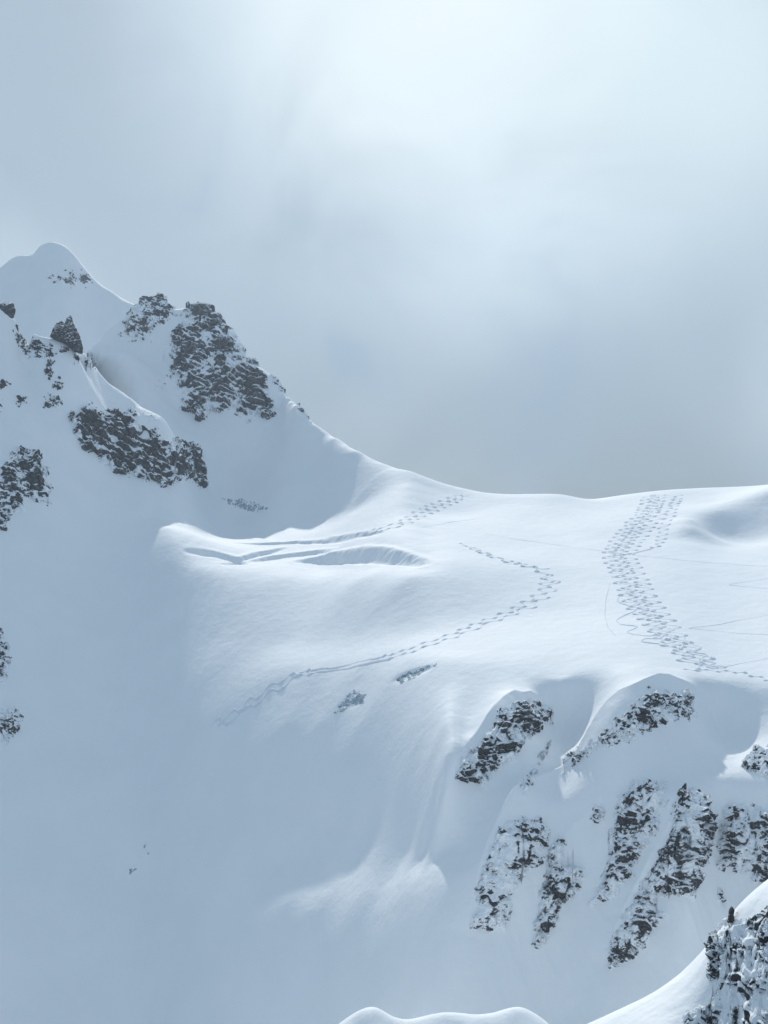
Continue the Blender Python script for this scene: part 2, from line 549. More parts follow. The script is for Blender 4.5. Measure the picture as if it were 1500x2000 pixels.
        taper = np.clip(np.minimum(along, 1 - along) / 0.25, 0, 1) ** 0.7
        tt = t + wob
        DZ += h * taper * sstep(tt, 0, wall) * np.exp(-np.maximum(tt - wall, 0) / rec) * (t > -wall)
        keep = np.maximum(keep, ((tt > -5) & (tt < wall + 5) & (taper > 0)).astype(float))

    def blur(A, r, n=3):
        for _ in range(n):
            for ax in (0, 1):
                pad = [(0, 0), (0, 0)]
                pad[ax] = (r + 1, r)
                c = np.cumsum(np.pad(A, pad, 'edge'), axis=ax)
                A = (c[2 * r + 1:] - c[:-2 * r - 1]) / (2 * r + 1) if ax == 0 else (c[:, 2 * r + 1:] - c[:, :-2 * r - 1]) / (2 * r + 1)
        return A
    keep = blur(keep, 2, 2)
    hf.Z -= DZ * keep + blur(DZ, 9) * (1 - keep)
    # gentle wind relief, and flutes down the steep right-hand face
    P = np.stack([hf.XX / 60, hf.YY / 60, np.zeros_like(hf.XX)], -1)
    hf.Z += 0.5 * fbm(P, 3)
    px, py = 750 + hf.XX / hf.YY * F, 1000 - hf.Z / hf.YY * F
    face = sstep(px, 930, 1010) * sstep(py, 1590, 1670)
    Pf = np.stack([hf.XX / 13 + hf.YY / 40, hf.YY / 90, np.full_like(hf.XX, 3.3)], -1)
    hf.Z += face * 1.5 * ridged(Pf, 3)
    left = (1 - sstep(px, 380, 620)) * sstep(py, 980, 1100)
    hf.Z += left * 0.5 * fbm(np.stack([hf.XX / 11 - hf.YY / 60, hf.YY / 120, np.full_like(hf.XX, 6.6)], -1), 3)
    rim = sstep(px, -200, -100) * (1 - sstep(px, 560, 640)) * (1 - sstep(py, 860, 960))
    hf.Z += rim * 2.4 * fbm(np.stack([hf.XX / 26, hf.YY / 26, np.full_like(hf.XX, 8.1)], -1), 4)
    hf.finish()
    return hf


H = main_terrain()
tag(H.mesh("snow_mountain", M_SNOW), "snow covered glacier and mountainside under the rocky ridge", kind="structure")


def far_terrain():
    pts = []
    for px, y0, s in [(-260, 640, 42), (-140, 600, 42), (-40, 556, 44), (0, 524, 44), (28, 502, 46), (48, 499, 46), (62, 503, 44), (74, 482, 46), (100, 474, 48), (126, 481, 48),
                      (150, 506, 47), (180, 541, 45), (215, 568, 42), (265, 596, 40), (330, 640, 38), (450, 700, 36)]:
        D0 = 2600 - 0.2 * px
        pts += column(px, D0, y0, [(820, s)])
        x, y, z = ray(px, y0, D0)
        for dd in (60, 200, 500):
            pts.append((750 + x / (D0 + dd) * F, 1000 - (z - 0.6 * dd) / (D0 + dd) * F, D0 + dd))
    hf = HF(pts, -0.45, -0.08, 2150, 3050, 420, 420, cu=121, cv=121)
    P = np.stack([hf.XX / 70, hf.YY / 70, np.zeros_like(hf.XX)], -1)
    hf.Z += 2.0 * fbm(P, 4)
    hf.finish()
    return hf


def near_terrain():
    pts = []
    for px, y0, D0, segs in [
        (1000, 2095, 345, [(2200, 14)]), (1120, 2012, 345, [(2060, 10), (2200, 14)]), (1200, 1976, 345, [(2050, 9), (2200, 16)]), (1300, 1922, 345, [(2000, 8), (2060, 14), (2200, 30)]),
        (1370, 1884, 342, [(1930, 12), (1985, 32), (2200, 46)]), (1398, 1822, 338, [(1836, 20), (2200, 57)]), (1432, 1780, 336, [(1800, 20), (1830, 40), (2200, 54)]),
        (1500, 1722, 335, [(1780, 13), (1840, 38), (2200, 52)]), (1600, 1650, 335, [(1740, 13), (1850, 40), (2200, 50)]), (1750, 1560, 335, [(1680, 13), (1850, 40), (2200, 50)])]:
        pts += column(px, D0, y0, segs)
        x, y, z = ray(px, y0, D0)
        for dd in (25, 70, 120):
            pts.append((750 + x / (D0 + dd) * F, 1000 - (z - 0.75 * dd) / (D0 + dd) * F, D0 + dd))
    for px, y0, s in [(q[0], q[1] + 28, q[2]) for q in [(300, 2160, 20), (450, 2110, 20), (560, 2036, 20), (640, 1988, 16), (700, 1946, 18), (738, 1931, 24), (768, 1972, 18), (800, 1966, 18), (872, 1946, 20),
                      (945, 1956, 16), (1020, 1934, 24), (1085, 1984, 24), (1150, 2040, 24)]]:
        D0 = 540
        pts += column(px, D0, y0, [(y0 + 70, s + 17), (2250, 36)])
        x, y, z = ray(px, y0, D0)
        for dd in (18, 50, 110):
            pts.append((750 + x / (D0 + dd) * F, 1000 - (z - 0.7 * dd) / (D0 + dd) * F, D0 + dd))
    hf = HF(pts, -0.45, 0.50, 240, 650, 700, 420, cu=181, cv=141)
    P = np.stack([hf.XX / 22, hf.YY / 22, np.zeros_like(hf.XX)], -1)
    hf.Z += 0.25 * fbm(P, 4)
    Ps = np.stack([(hf.XX + 0.25 * hf.YY) / 34, (hf.YY - 0.1 * hf.XX) / 3.0, np.full_like(hf.XX, 2.2)], -1)
    hf.Z += 0.22 * sstep(hf.XX, 40, 60) * (hf.YY < 420) * fbm(Ps, 3)
    hf.Z += 1.8 * (hf.YY > 450) * fbm(np.stack([hf.XX / 30, hf.YY / 30, np.full_like(hf.XX, 5.2)], -1), 3)
    hf.finish()
    return hf


HFAR = far_terrain()
tag(HFAR.mesh("snow_peak", M_SNOW), "distant rounded snow peak behind the rocky ridge", kind="structure")
HNEAR = near_terrain()
tag(HNEAR.mesh("snow_ridge", M_SNOW), "nearest sunlit snow ridge and knolls below the mountainside", kind="structure")

# ------------------------------------------------------------------ rock outcrops
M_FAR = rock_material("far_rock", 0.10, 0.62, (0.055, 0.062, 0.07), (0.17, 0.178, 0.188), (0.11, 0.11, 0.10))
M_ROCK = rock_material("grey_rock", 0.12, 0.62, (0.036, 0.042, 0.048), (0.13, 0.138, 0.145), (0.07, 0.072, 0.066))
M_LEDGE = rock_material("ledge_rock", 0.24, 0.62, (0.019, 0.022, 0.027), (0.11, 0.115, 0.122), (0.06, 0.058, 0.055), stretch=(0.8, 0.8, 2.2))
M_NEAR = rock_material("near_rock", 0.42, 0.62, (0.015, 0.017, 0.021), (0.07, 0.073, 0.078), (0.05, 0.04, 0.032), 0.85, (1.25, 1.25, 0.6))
M_ICE = rock_material("glacier_ice", 0.15, 0.66, (0.36, 0.46, 0.53), (0.55, 0.64, 0.69), (0.46, 0.57, 0.62))


def poly_dist(px, py, poly):
    """signed distance in pixels to an outline, positive inside"""
    P = np.asarray(poly, float)
    Q = np.roll(P, -1, 0)
    best = np.full(px.shape, 1e9)
    inside = np.zeros(px.shape, bool)
    for (ax, ay), (bx, by) in zip(P, Q):
        dx, dy = bx - ax, by - ay
        t = np.clip(((px - ax) * dx + (py - ay) * dy) / (dx * dx + dy * dy + 1e-9), 0, 1)
        best = np.minimum(best, np.hypot(px - ax - t * dx, py - ay - t * dy))
        cr = (ay > py) != (by > py)
        with np.errstate(divide='ignore', invalid='ignore'):
            xi = ax + (py - ay) / (by - ay if by != ay else 1e-9) * dx
        inside ^= cr & (px < xi)
    return np.where(inside, best, -best)


def outcrop(hf, poly, label, mat, amp=4.0, bias=0.0, soft=14.0, rag=7.0, ledge=5.0, wave=14.0, name="rock_outcrop", cat="rock", strata=(0.25, 0.1, 1.0), group=None, res=1.15, edge_snow=1.3, relief=0.05, bulge=0.0):
    """a body of rock standing out of the snow: its face follows the slope, then is broken into ledges and ribs"""
    seed = sum(int(a * 3 + b * 7) for a, b in poly) % 977
    P0 = np.array(poly, float)
    m = 8
    x0, x1 = P0[:, 0].min() - m, P0[:, 0].max() + m
    cols = np.arange(x0, x1 + res, res)
    fine = np.linspace(P0[:, 1].min() - m, P0[:, 1].max() + m, 220)
    gx, gy = np.meshgrid(cols, fine)
    ins = poly_dist(gx, gy, poly) > -m
    top = np.where(ins.any(0), fine[ins.argmax(0)], np.nan)
    bot = np.where(ins.any(0), fine[len(fine) - 1 - ins[::-1].argmax(0)], np.nan)
    ok = ~np.isnan(top)
    cols, top, bot = cols[ok], top[ok], bot[ok]
    Yb, Yt = hf.hitY(cols, bot), hf.hitY(cols, top)
    Yt = np.maximum(Yt, Yb + 0.5)
    nr = int(np.clip((bot - top).max() / res * 1.15, 6, 420))
    VX, VY = [], []
    for c, a, b in zip(cols, Yb, Yt):
        Ys = np.linspace(a, b, 300)
        u = (c - 750) / F
        zs = hf.z(u * Ys, Ys)
        ds = np.hypot(np.diff(Ys) * 0.55, np.diff(zs))
        s = np.r_[0, np.cumsum(ds)]
        Yk = np.interp(np.linspace(0, s[-1], nr), s, Ys)
        VX.append(u * Yk); VY.append(Yk)
    X, Y = np.array(VX).T, np.array(VY).T
    Z = hf.z(X, Y)
    N = hf.normal(X, Y, 3.0 * X.shape[0] ** 0 * np.clip(Y.mean() / 800, .4, 3))
    px, py = 750 + X / Y * F, 1000 - Z / Y * F
    mpp = Y.mean() / F                                   # metres per pixel out there
    P = np.stack([X, Y, Z], -1)
    d = poly_dist(px, py, poly) - 0.25 * rag
    d = d + 2.0 * rag * fbm(P / (wave * 0.7) + seed, 4, 0.6)
    S = np.array(strata) / np.linalg.norm(strata)
    warp = 0.35 * fbm(P / (wave * 1.4) + seed + 5, 3)
    q = (P @ S) / ledge + warp * 3.2
    saw = q - np.floor(q)
    saw = np.where(saw < 0.75, saw / 0.75, (1 - saw) / 0.25)        # risers that lean out over flat tops
    # ribs run down the fall line, so stretch that noise along z
    ribs = ridged(P / np.array([wave, wave, wave * 2.4]) + seed, 4, 0.55)
    blocks = fbm(P / (wave * 0.4) + seed * 1.3, 2, 0.45)
    nck = perlin(P / np.array([wave * 0.55, wave * 0.55, wave * 2.0]) + seed + 57 + 0.3 * warp[..., None])
    chimney = np.clip(1 - np.abs(nck) * 6.5, 0, 1)
    rise = sstep(d, 0, soft)
    low = fbm(P / (wave * 0.9) + seed + 77, 3, 0.55)
    h = -0.5 * mpp * 2 + rise * amp * 0.8 * (relief + 0.5 * ribs + 0.35 * saw + 0.5 * blocks + 1.3 * low)
    h = h - amp * 0.35 * rise * chimney
    h = h + bulge * sstep(d, -2, soft * 3)
    out = N * 0.75 + np.array([0.0, -0.55, 0.15])
    out /= np.linalg.norm(out, axis=-1, keepdims=True)
    V = P + out * h[..., None]
    fr = q - np.floor(q)
    band = sstep(fr, 0.62, 0.8) * (1 - sstep(fr, 0.93, 1.0)) * np.clip(0.45 + 2.6 * perlin(P / (wave * 0.9) + seed + 13), 0, 1.5)
    cover = bias * 0.75 + 0.62 + 1.5 * band - 1.5 * chimney * rise * np.clip(0.6 + 2.0 * perlin(P / (wave * 1.2) + seed + 91), 0, 1.2) + edge_snow * (1 - sstep(d, 0, soft * 2.5)) + 2.8 * fbm(P / (wave * 1.3) + seed + 31, 4, 0.6)
    nrr, ncc = X.shape
    cell = np.maximum.reduce([d[:-1, :-1], d[:-1, 1:], d[1:, 1:], d[1:, :-1]]) > -3
    faces = grid_faces(nrr, ncc, cell)
    used, inv = np.unique(faces.ravel(), return_inverse=True)
    ob = mesh_from(name, V.reshape(-1, 3)[used], inv.reshape(-1, 4)[:, ::-1], mat, False, {"cover": cover.ravel()[used]})
    return tag(ob, label, cat, group)


def crag(poly, D, thick, label, mat, bias=-0.2, wave=8.0, amp=1.5, name="rock_pinnacle", cat="rock", group=None, res=1.0):
    """a free-standing tooth of rock: a closed, rounded body as thick as it is wide"""
    P0 = np.array(poly, float)
    seed = int(P0.sum()) % 911
    xs = np.arange(P0[:, 0].min() - 2, P0[:, 0].max() + 3, res)
    ys = np.arange(P0[:, 1].min() - 2, P0[:, 1].max() + 3, res)
    gx, gy = np.meshgrid(xs, ys)
    d = poly_dist(gx, gy, poly)
    base = np.stack([(gx - 750) / F * D, np.full(gx.shape, float(D)), (1000 - gy) / F * D], -1)
    d = d + 1.6 * fbm(base / (wave * 0.5) + seed, 3)
    dm = d.max()
    b = thick * np.sqrt(np.clip(1 - (1 - np.clip(d, 0, dm) / dm) ** 2, 0, 1))
    nse = amp * (ridged(base / np.array([wave, wave, wave * 1.8]) + seed, 4) * 0.6 + 0.6 * fbm(base / (wave * 0.35) + seed, 3)) * sstep(d, 0, 5)
    front = base + np.array([0, -1.0, 0]) * (b + nse)[..., None]
    back = base + np.array([0, 1.0, 0]) * (b * 0.9 + 0.3 * nse)[..., None]
    n = gx.size
    cell = np.minimum.reduce([d[:-1, :-1], d[:-1, 1:], d[1:, 1:], d[1:, :-1]]) > 0
    f = grid_faces(*gx.shape, cell)
    V = np.concatenate([front.reshape(-1, 3), back.reshape(-1, 3)])
    faces = [f, f[:, ::-1] + n]
    # close the rim
    cnt = {}
    for q in f:
        for a, c in zip(q, np.roll(q, -1)):
            cnt[(a, c)] = 1
    rim = [(a, c) for (a, c) in cnt if (c, a) not in cnt]
    if rim:
        faces.append(np.array([[c, a, a + n, c + n] for a, c in rim]))
    faces = np.concatenate(faces)
    cover = (bias + 0.25 + 0.8 * fbm(np.concatenate([base.reshape(-1, 3)] * 2) / (wave * 1.5) + seed, 3))
    used, inv = np.unique(faces.ravel(), return_inverse=True)
    ob = mesh_from(name, V[used], inv.reshape(-1, 4), mat, False, {"cover": cover[used]})
    return tag(ob, label, cat, group)


def box(x0, y0, x1, y1):
    """a rounded outline around a small rock"""
    cx, cy, rx, ry = (x0 + x1) / 2, (y0 + y1) / 2, (x1 - x0) / 2, (y1 - y0) / 2
    return [(cx + rx * math.cos(a) * (1 + .12 * math.sin(3 * a + cx)), cy + ry * math.sin(a) * (1 + .12 * math.cos(2 * a + cy))) for a in np.linspace(0, 2 * math.pi, 12, endpoint=False)]


def build_rocks():
    # distant peak
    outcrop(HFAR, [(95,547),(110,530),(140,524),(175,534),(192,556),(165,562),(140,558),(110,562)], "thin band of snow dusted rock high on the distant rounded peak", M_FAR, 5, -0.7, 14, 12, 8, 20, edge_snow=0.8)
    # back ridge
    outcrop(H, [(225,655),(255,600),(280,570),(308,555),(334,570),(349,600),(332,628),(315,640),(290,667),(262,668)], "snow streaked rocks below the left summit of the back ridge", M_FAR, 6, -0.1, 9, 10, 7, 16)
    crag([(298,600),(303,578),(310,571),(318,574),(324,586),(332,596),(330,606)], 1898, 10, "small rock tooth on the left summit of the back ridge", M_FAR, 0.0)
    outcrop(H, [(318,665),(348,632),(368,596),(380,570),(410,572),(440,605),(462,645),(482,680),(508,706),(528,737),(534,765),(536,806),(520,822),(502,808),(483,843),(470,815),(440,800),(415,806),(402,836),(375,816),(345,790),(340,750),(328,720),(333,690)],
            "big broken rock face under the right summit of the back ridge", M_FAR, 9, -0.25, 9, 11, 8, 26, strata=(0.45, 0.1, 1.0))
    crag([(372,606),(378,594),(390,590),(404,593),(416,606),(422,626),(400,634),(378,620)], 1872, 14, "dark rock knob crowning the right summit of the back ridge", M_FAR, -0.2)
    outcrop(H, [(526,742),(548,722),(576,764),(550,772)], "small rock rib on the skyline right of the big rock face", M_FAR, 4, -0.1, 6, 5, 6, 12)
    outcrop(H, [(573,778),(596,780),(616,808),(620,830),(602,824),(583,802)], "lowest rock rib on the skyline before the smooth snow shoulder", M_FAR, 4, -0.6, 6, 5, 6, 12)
    outcrop(H, box(298, 742, 322, 764), "few rock specks in the snow left of the big rock face", M_FAR, 3, 0.35, 6, 6, 6, 10)
    # near ridge on the left
    crag([(-14,600),(2,592),(14,588),(26,592),(30,606),(26,624),(16,634),(2,622),(-14,628)], 1415, 9, "dark rock knob on the left edge above the snow slope", M_ROCK, -0.15)
    crag([(98,658),(104,642),(112,630),(120,626),(127,634),(132,618),(138,614),(144,632),(154,652),(162,678),(161,692),(146,688),(130,674),(112,668)], 1430, 10, "tall dark twin pointed pinnacle on the near ridge", M_ROCK, 0.05, 7.0, 4.0)
    for b, lab, bi in [
        ((28, 622, 66, 682), "speckled rocks below the dark knob on the left edge", 0.25), ((48, 664, 112, 702), "broken snowy rocks left of the twin pointed pinnacle", 0.3),
        ((84, 694, 106, 748), "narrow upright rock rib below the broken snowy rocks", 0.0), ((104, 736, 122, 764), "small grey rock under the narrow upright rib", 0.15),
        ((82, 768, 122, 802), "blocky rock cluster left of the long cliff band's top", 0.1), ((-8, 742, 20, 762), "flat dark rock at the left edge above the star shaped rock", -0.3),
        ((29, 772, 50, 802), "star shaped dark rock alone on the left snow slope", -0.1), ((-10, 782, 8, 806), "small rock cut by the left edge beside the star shaped rock", 0.0),
        ((114, 676, 136, 692), "small rocks at the foot of the twin pointed pinnacle", 0.0), ((139, 690, 152, 716), "upright rock sliver below the twin pointed pinnacle", 0.1),
        ((164, 688, 190, 722), "rocks on the near crest right of the pinnacle", 0.2)]:
        outcrop(H, box(*b), lab, M_ROCK, 4, bi - 0.75, 6, 7, 5, 11, edge_snow=0.5)
    outcrop(H, [(138,805),(165,787),(200,802),(240,806),(285,828),(310,842),(312,856),(345,858),(372,864),(378,905),(382,940),(365,938),(345,942),(320,952),(300,940),(280,952),(265,932),(240,926),(220,936),(210,915),(190,896),(165,886),(140,862)],
            "long dark cliff band with snowy ledges on the left slope", M_ROCK, 9, -0.65, 7, 9, 8, 24, strata=(0.5, 0.1, 1.0))
    outcrop(H, [(362,862),(388,864),(398,890),(406,920),(411,946),(400,962),(382,950),(368,930)], "smooth dark slab at the right end of the long cliff band", M_ROCK, 8, -1.5, 6, 4, 11, 22)
    outcrop(H, [(236,798),(262,794),(310,812),(316,826),(285,822),(250,812)], "thin line of rocks above the long cliff band", M_ROCK, 4, 0.15, 6, 6, 5, 9)
    outcrop(H, [(-14,930),(18,884),(42,872),(80,884),(84,905),(100,930),(104,966),(86,992),(60,986),(50,1006),(25,1012),(5,1038),(-14,1040)], "ragged rock outcrop at the left edge below the cliff band", M_ROCK, 7, -0.15, 8, 10, 6, 18)
    outcrop(H, [(-14,1222),(8,1224),(18,1262),(24,1286),(12,1336),(-14,1342)], "upper of two rocks cut by the left edge of the lower slope", M_ROCK, 5, 0.05, 7, 6, 5, 9)
    outcrop(H, [(-14,1386),(30,1374),(46,1400),(42,1422),(20,1452),(-14,1456)], "lower of two rocks cut by the left edge of the lower slope", M_ROCK, 5, 0.05, 7, 6, 5, 9)
    # ribs under the plateau
    outcrop(H, [(884,1526),(895,1490),(930,1450),(945,1425),(975,1385),(1010,1367),(1050,1364),(1076,1385),(1083,1410),(1060,1428),(1040,1432),(1010,1476),(985,1502),(950,1532),(915,1536)],
            "isolated rocky knoll with snow patches below the wandering ski track", M_LEDGE, 5, 0.05, 8, 9, 5, 10)
    outcrop(H, [(1012,1410),(1035,1402),(1058,1402),(1056,1425),(1040,1438),(1022,1428)], "black rock hole near the top of the isolated rocky knoll", M_LEDGE, 4, -0.9, 5, 4, 5, 7)
    outcrop(H, [(972,1445),(990,1440),(1018,1458),(1016,1474),(985,1468)], "black jagged rock in the middle of the isolated rocky knoll", M_LEDGE, 4, -0.8, 5, 4, 5, 7)
    outcrop(H, [(1014,1558),(1022,1530),(1040,1500),(1075,1440),(1080,1445),(1050,1510),(1026,1555)], "faint rock rib right of the isolated rocky knoll", M_LEDGE, 3, 0.45, 6, 7, 5, 8)
    outcrop(H, [(1088,1512),(1110,1476),(1150,1450),(1190,1416),(1225,1386),(1258,1352),(1280,1341),(1310,1348),(1357,1350),(1346,1400),(1300,1402),(1280,1425),(1240,1440),(1200,1446),(1165,1462),(1130,1492)],
            "rocky crest below the wide band of ski tracks", M_LEDGE, 5, 0.1, 9, 9, 5, 9)
    outcrop(H, [(1262,1362),(1278,1352),(1306,1372),(1304,1386),(1272,1378)], "black rock step at the top of the rocky crest", M_LEDGE, 4, -0.7, 5, 4, 5, 7)
    outcrop(H, [(1446,1496),(1455,1470),(1475,1460),(1512,1450),(1512,1522),(1465,1512)], "rounded snow capped rock cut by the right edge", M_LEDGE, 5, 0.3, 9, 7, 5, 9)
    outcrop(H, [(952,1664),(974,1616),(1010,1597),(1050,1604),(1072,1630),(1052,1662),(1010,1667),(985,1652)], "snowy rock crown at the left top of the steep lower face", M_LEDGE, 5, 0.35, 9, 7, 5, 9)
    outcrop(H, [(953,1692),(970,1680),(1006,1690),(990,1712),(965,1720)], "wedge of black rock under the snowy rock crown", M_LEDGE, 4, -0.35, 5, 4, 4, 7)
    outcrop(H, [(926,1750),(938,1710),(958,1655),(968,1662),(952,1720),(946,1748)], "thin rock edge on the left outline of the lower face", M_LEDGE, 3, 0.1, 5, 5, 4, 7)
    outcrop(H, [(914,1812),(930,1780),(965,1767),(1002,1767),(992,1792),(976,1816),(955,1824),(935,1812)], "lowest left rock on the steep lower face", M_LEDGE, 4, 0.3, 7, 7, 4, 8)
    outcrop(H, [(1060,1740),(1065,1680),(1080,1634),(1102,1630),(1096,1660),(1078,1692),(1096,1688),(1142,1694),(1136,1716),(1110,1728),(1090,1772),(1062,1832),(1040,1846),(1045,1800)], "hooked dark rock column left of the main buttress", M_LEDGE, 5, 0.2, 8, 8, 5, 8)
    outcrop(H, [(1147,1602),(1155,1578),(1172,1564),(1187,1586),(1181,1606),(1160,1610)], "small round rock between the hooked column and the main buttress", M_LEDGE, 4, 0.3, 7, 6, 4, 7)
    outcrop(H, [(1186,1668),(1204,1640),(1206,1570),(1230,1534),(1256,1521),(1294,1524),(1291,1560),(1273,1590),(1263,1620),(1256,1646),(1240,1662),(1214,1684)], "tall rock buttress in the middle of the steep lower face", M_LEDGE, 7, 0.0, 8, 8, 6, 9)
    outcrop(H, [(1158,1758),(1170,1735),(1202,1727),(1196,1746),(1176,1752)], "faint fan shaped rock below the main buttress", M_LEDGE, 3, 0.4, 6, 6, 4, 7)
    outcrop(H, [(1303,1592),(1324,1550),(1336,1538),(1352,1560),(1342,1590),(1336,1622),(1324,1612)], "slanting striped rock slabs beside the sunlit snow bench", M_LEDGE, 5, -0.2, 6, 6, 4, 8, strata=(-0.9, 0, 0.45))
    outcrop(H, [(1268,1704),(1294,1650),(1310,1614),(1317,1620),(1292,1682),(1276,1706)], "thin slanting rock rib left of the bulging buttress", M_LEDGE, 4, 0.05, 5, 5, 4, 7)
    outcrop(H, [(1297,1702),(1310,1660),(1345,1600),(1350,1560),(1376,1554),(1393,1610),(1391,1650),(1376,1696),(1345,1692),(1326,1718),(1304,1706)], "bulging layered buttress left of the narrow snow gully", M_LEDGE, 8, 0.08, 8, 6, 5, 9)
    outcrop(H, [(1286,1712),(1310,1702),(1340,1716),(1370,1734),(1352,1746),(1330,1752)], "broken rock at the foot of the bulging buttress", M_LEDGE, 4, 0.25, 7, 7, 4, 7)
    outcrop(H, [(1398,1658),(1406,1580),(1430,1568),(1455,1584),(1457,1640),(1449,1672),(1425,1694),(1398,1694)], "square layered buttress right of the narrow snow gully", M_LEDGE, 8, 0.0, 7, 6, 5, 9)
    outcrop(H, box(1458, 1596, 1484, 1646), "narrow rock between the square buttress and the right edge", M_LEDGE, 5, 0.15, 7, 6, 4, 7)
    outcrop(H, [(1465,1718),(1474,1660),(1488,1612),(1512,1602),(1512,1702),(1480,1724)], "steep striped rock wall at the right edge above the near ridge", M_LEDGE, 6, -0.05, 7, 6, 5, 8, strata=(0.9, 0, 0.3))
    outcrop(H, [(1188,1894),(1194,1840),(1214,1790),(1244,1742),(1268,1704),(1276,1712),(1262,1760),(1288,1790),(1266,1832),(1240,1862),(1214,1894)], "long low rib of snowy rock running down to the valley", M_LEDGE, 4, 0.35, 9, 8, 4, 8)
    outcrop(H, box(1398, 1732, 1413, 1768), "lone dark rock sliver below the square buttress", M_LEDGE, 3, 0.15, 5, 5, 4, 6)
    for poly, lab, bi in [
        ([(950,1660),(985,1600),(1050,1590),(1078,1622),(1062,1690),(1012,1720),(1008,1790),(960,1830),(910,1818),(932,1730)], "leftmost snow plastered rock rib of the lower face", 0.55),
        ([(1062,1700),(1083,1630),(1112,1624),(1107,1684),(1152,1690),(1142,1732),(1102,1772),(1072,1842),(1033,1858),(1043,1780)], "second rock rib from the left on the lower face, ending in a thin tail", 0.45),
        ([(1178,1692),(1198,1560),(1238,1518),(1304,1518),(1304,1572),(1278,1640),(1242,1702),(1202,1764),(1148,1768),(1164,1720)], "tall middle rock rib of the lower face with dark steps", 0.35),
        ([(1255,1720),(1320,1600),(1343,1538),(1397,1550),(1396,1640),(1380,1720),(1352,1764),(1300,1748),(1298,1796),(1250,1872),(1178,1904),(1188,1840)], "long slanting rock rib of the lower face under the sunlit bench", 0.3),
        ([(1396,1704),(1402,1575),(1450,1563),(1514,1590),(1514,1728),(1468,1734),(1440,1704)], "rightmost layered rock rib of the lower face above the near ridge", 0.2)]:
        outcrop(H, poly, lab, M_LEDGE, 3.0, bi, 13, 9, 5, 11, name="rock_cliff", relief=0.0, edge_snow=0.9, bulge=4.5)
    outcrop(H, [(1095,1515),(1120,1478),(1200,1415),(1270,1345),(1360,1352),(1370,1400),(1300,1425),(1220,1460),(1150,1480)], "snow plastered rocks thinly scattered round the rocky crest", M_LEDGE, 2.5, 0.25, 14, 10, 5, 9, relief=0.0)
    # nearest ridge
    outcrop(HNEAR, [(1386,1948),(1393,1900),(1396,1850),(1402,1818),(1425,1790),(1460,1790),(1512,1765),(1512,2040),(1330,2040),(1340,1985)], "steep snow plastered rock wall of the nearest ridge", M_NEAR, 2.2, 0.9, 14, 16, 3.0, 8.0, name="rock_cliff", relief=0.05, edge_snow=0.5)
    outcrop(HNEAR, [(1380,1915),(1384,1862),(1393,1826),(1410,1818),(1420,1850),(1410,1890),(1400,1918)], "black rock prow at the left end of the nearest ridge wall", M_NEAR, 3.0, -0.25, 7, 6, 2.5, 4, strata=(0.9, 0, 0.4))
    crag([(1420,1803),(1424,1780),(1430,1768),(1434,1776),(1432,1800)], 334, 1.3, "black rock block on the crest of the nearest ridge", M_NEAR, -0.6, 2.5, 0.3)
    outcrop(HNEAR, [(1416,1860),(1420,1815),(1440,1806),(1464,1826),(1462,1862),(1440,1872)], "snow choked rock corner in the nearest ridge wall", M_NEAR, 2.2, 0.15, 8, 9, 2.5, 4)
    outcrop(HNEAR, [(1458,1800),(1470,1788),(1490,1800),(1512,1768),(1512,1890),(1486,1882),(1474,1850),(1466,1830)], "dark rock ribs at the right edge of the nearest ridge wall", M_NEAR, 2.5, 0.1, 8, 8, 2.5, 4)
    outcrop(HNEAR, [(1442,1952),(1452,1912),(1480,1896),(1512,1890),(1512,1946),(1475,1940),(1458,1958)], "low rock step beside the small fir on the nearest ridge", M_NEAR, 2.2, 0.15, 7, 7, 2.5, 3.5)
    outcrop(HNEAR, [(1392,1950),(1402,1928),(1416,1940),(1416,1975),(1404,1972)], "small dark rocks on the snow below the rock prow", M_NEAR, 1.6, 0.2, 7, 7, 2, 3)
    outcrop(HNEAR, [(1328,2030),(1336,1978),(1358,1962),(1386,1990),(1400,2030)], "dark rocks at the bottom edge under the sunlit ridge", M_NEAR, 2.0, 0.1, 7, 8, 2, 3.5)
    outcrop(HNEAR, [(1455,2030),(1465,1990),(1490,1972),(1512,1980),(1512,2030)], "dark rocks in the bottom right corner", M_NEAR, 2.0, 0.2, 7, 8, 2, 3.5)
    # bare glacier ice
    for poly, lab in [
        ([(430,972),(470,970),(520,985),(527,994),(500,1004),(470,998),(440,985)], "pale green ice wall in the shade under the back ridge"),
        ([(652,1392),(670,1362),(692,1344),(718,1356),(714,1378),(690,1380),(672,1398)], "broken blue ice blocks on the steep bowl"),
        ([(762,1326),(785,1318),(815,1302),(858,1293),(852,1302),(838,1310),(810,1326),(785,1338)], "ragged ice crack right of the broken ice blocks"),
        ([(244,1708),(256,1694),(272,1688),(270,1700),(254,1712)], "small blue ice bulge low on the misty slope"),
        ([(277,1652),(284,1640),(290,1662),(293,1668),(286,1668)], "upper of the two small ice scars on the misty slope")]:
        outcrop(H, poly, lab, M_ICE, 0.7, -1.6, 5, 4, 4, 8, edge_snow=0.4, relief=0.6, name="glacier_ice", cat="ice")


build_rocks()

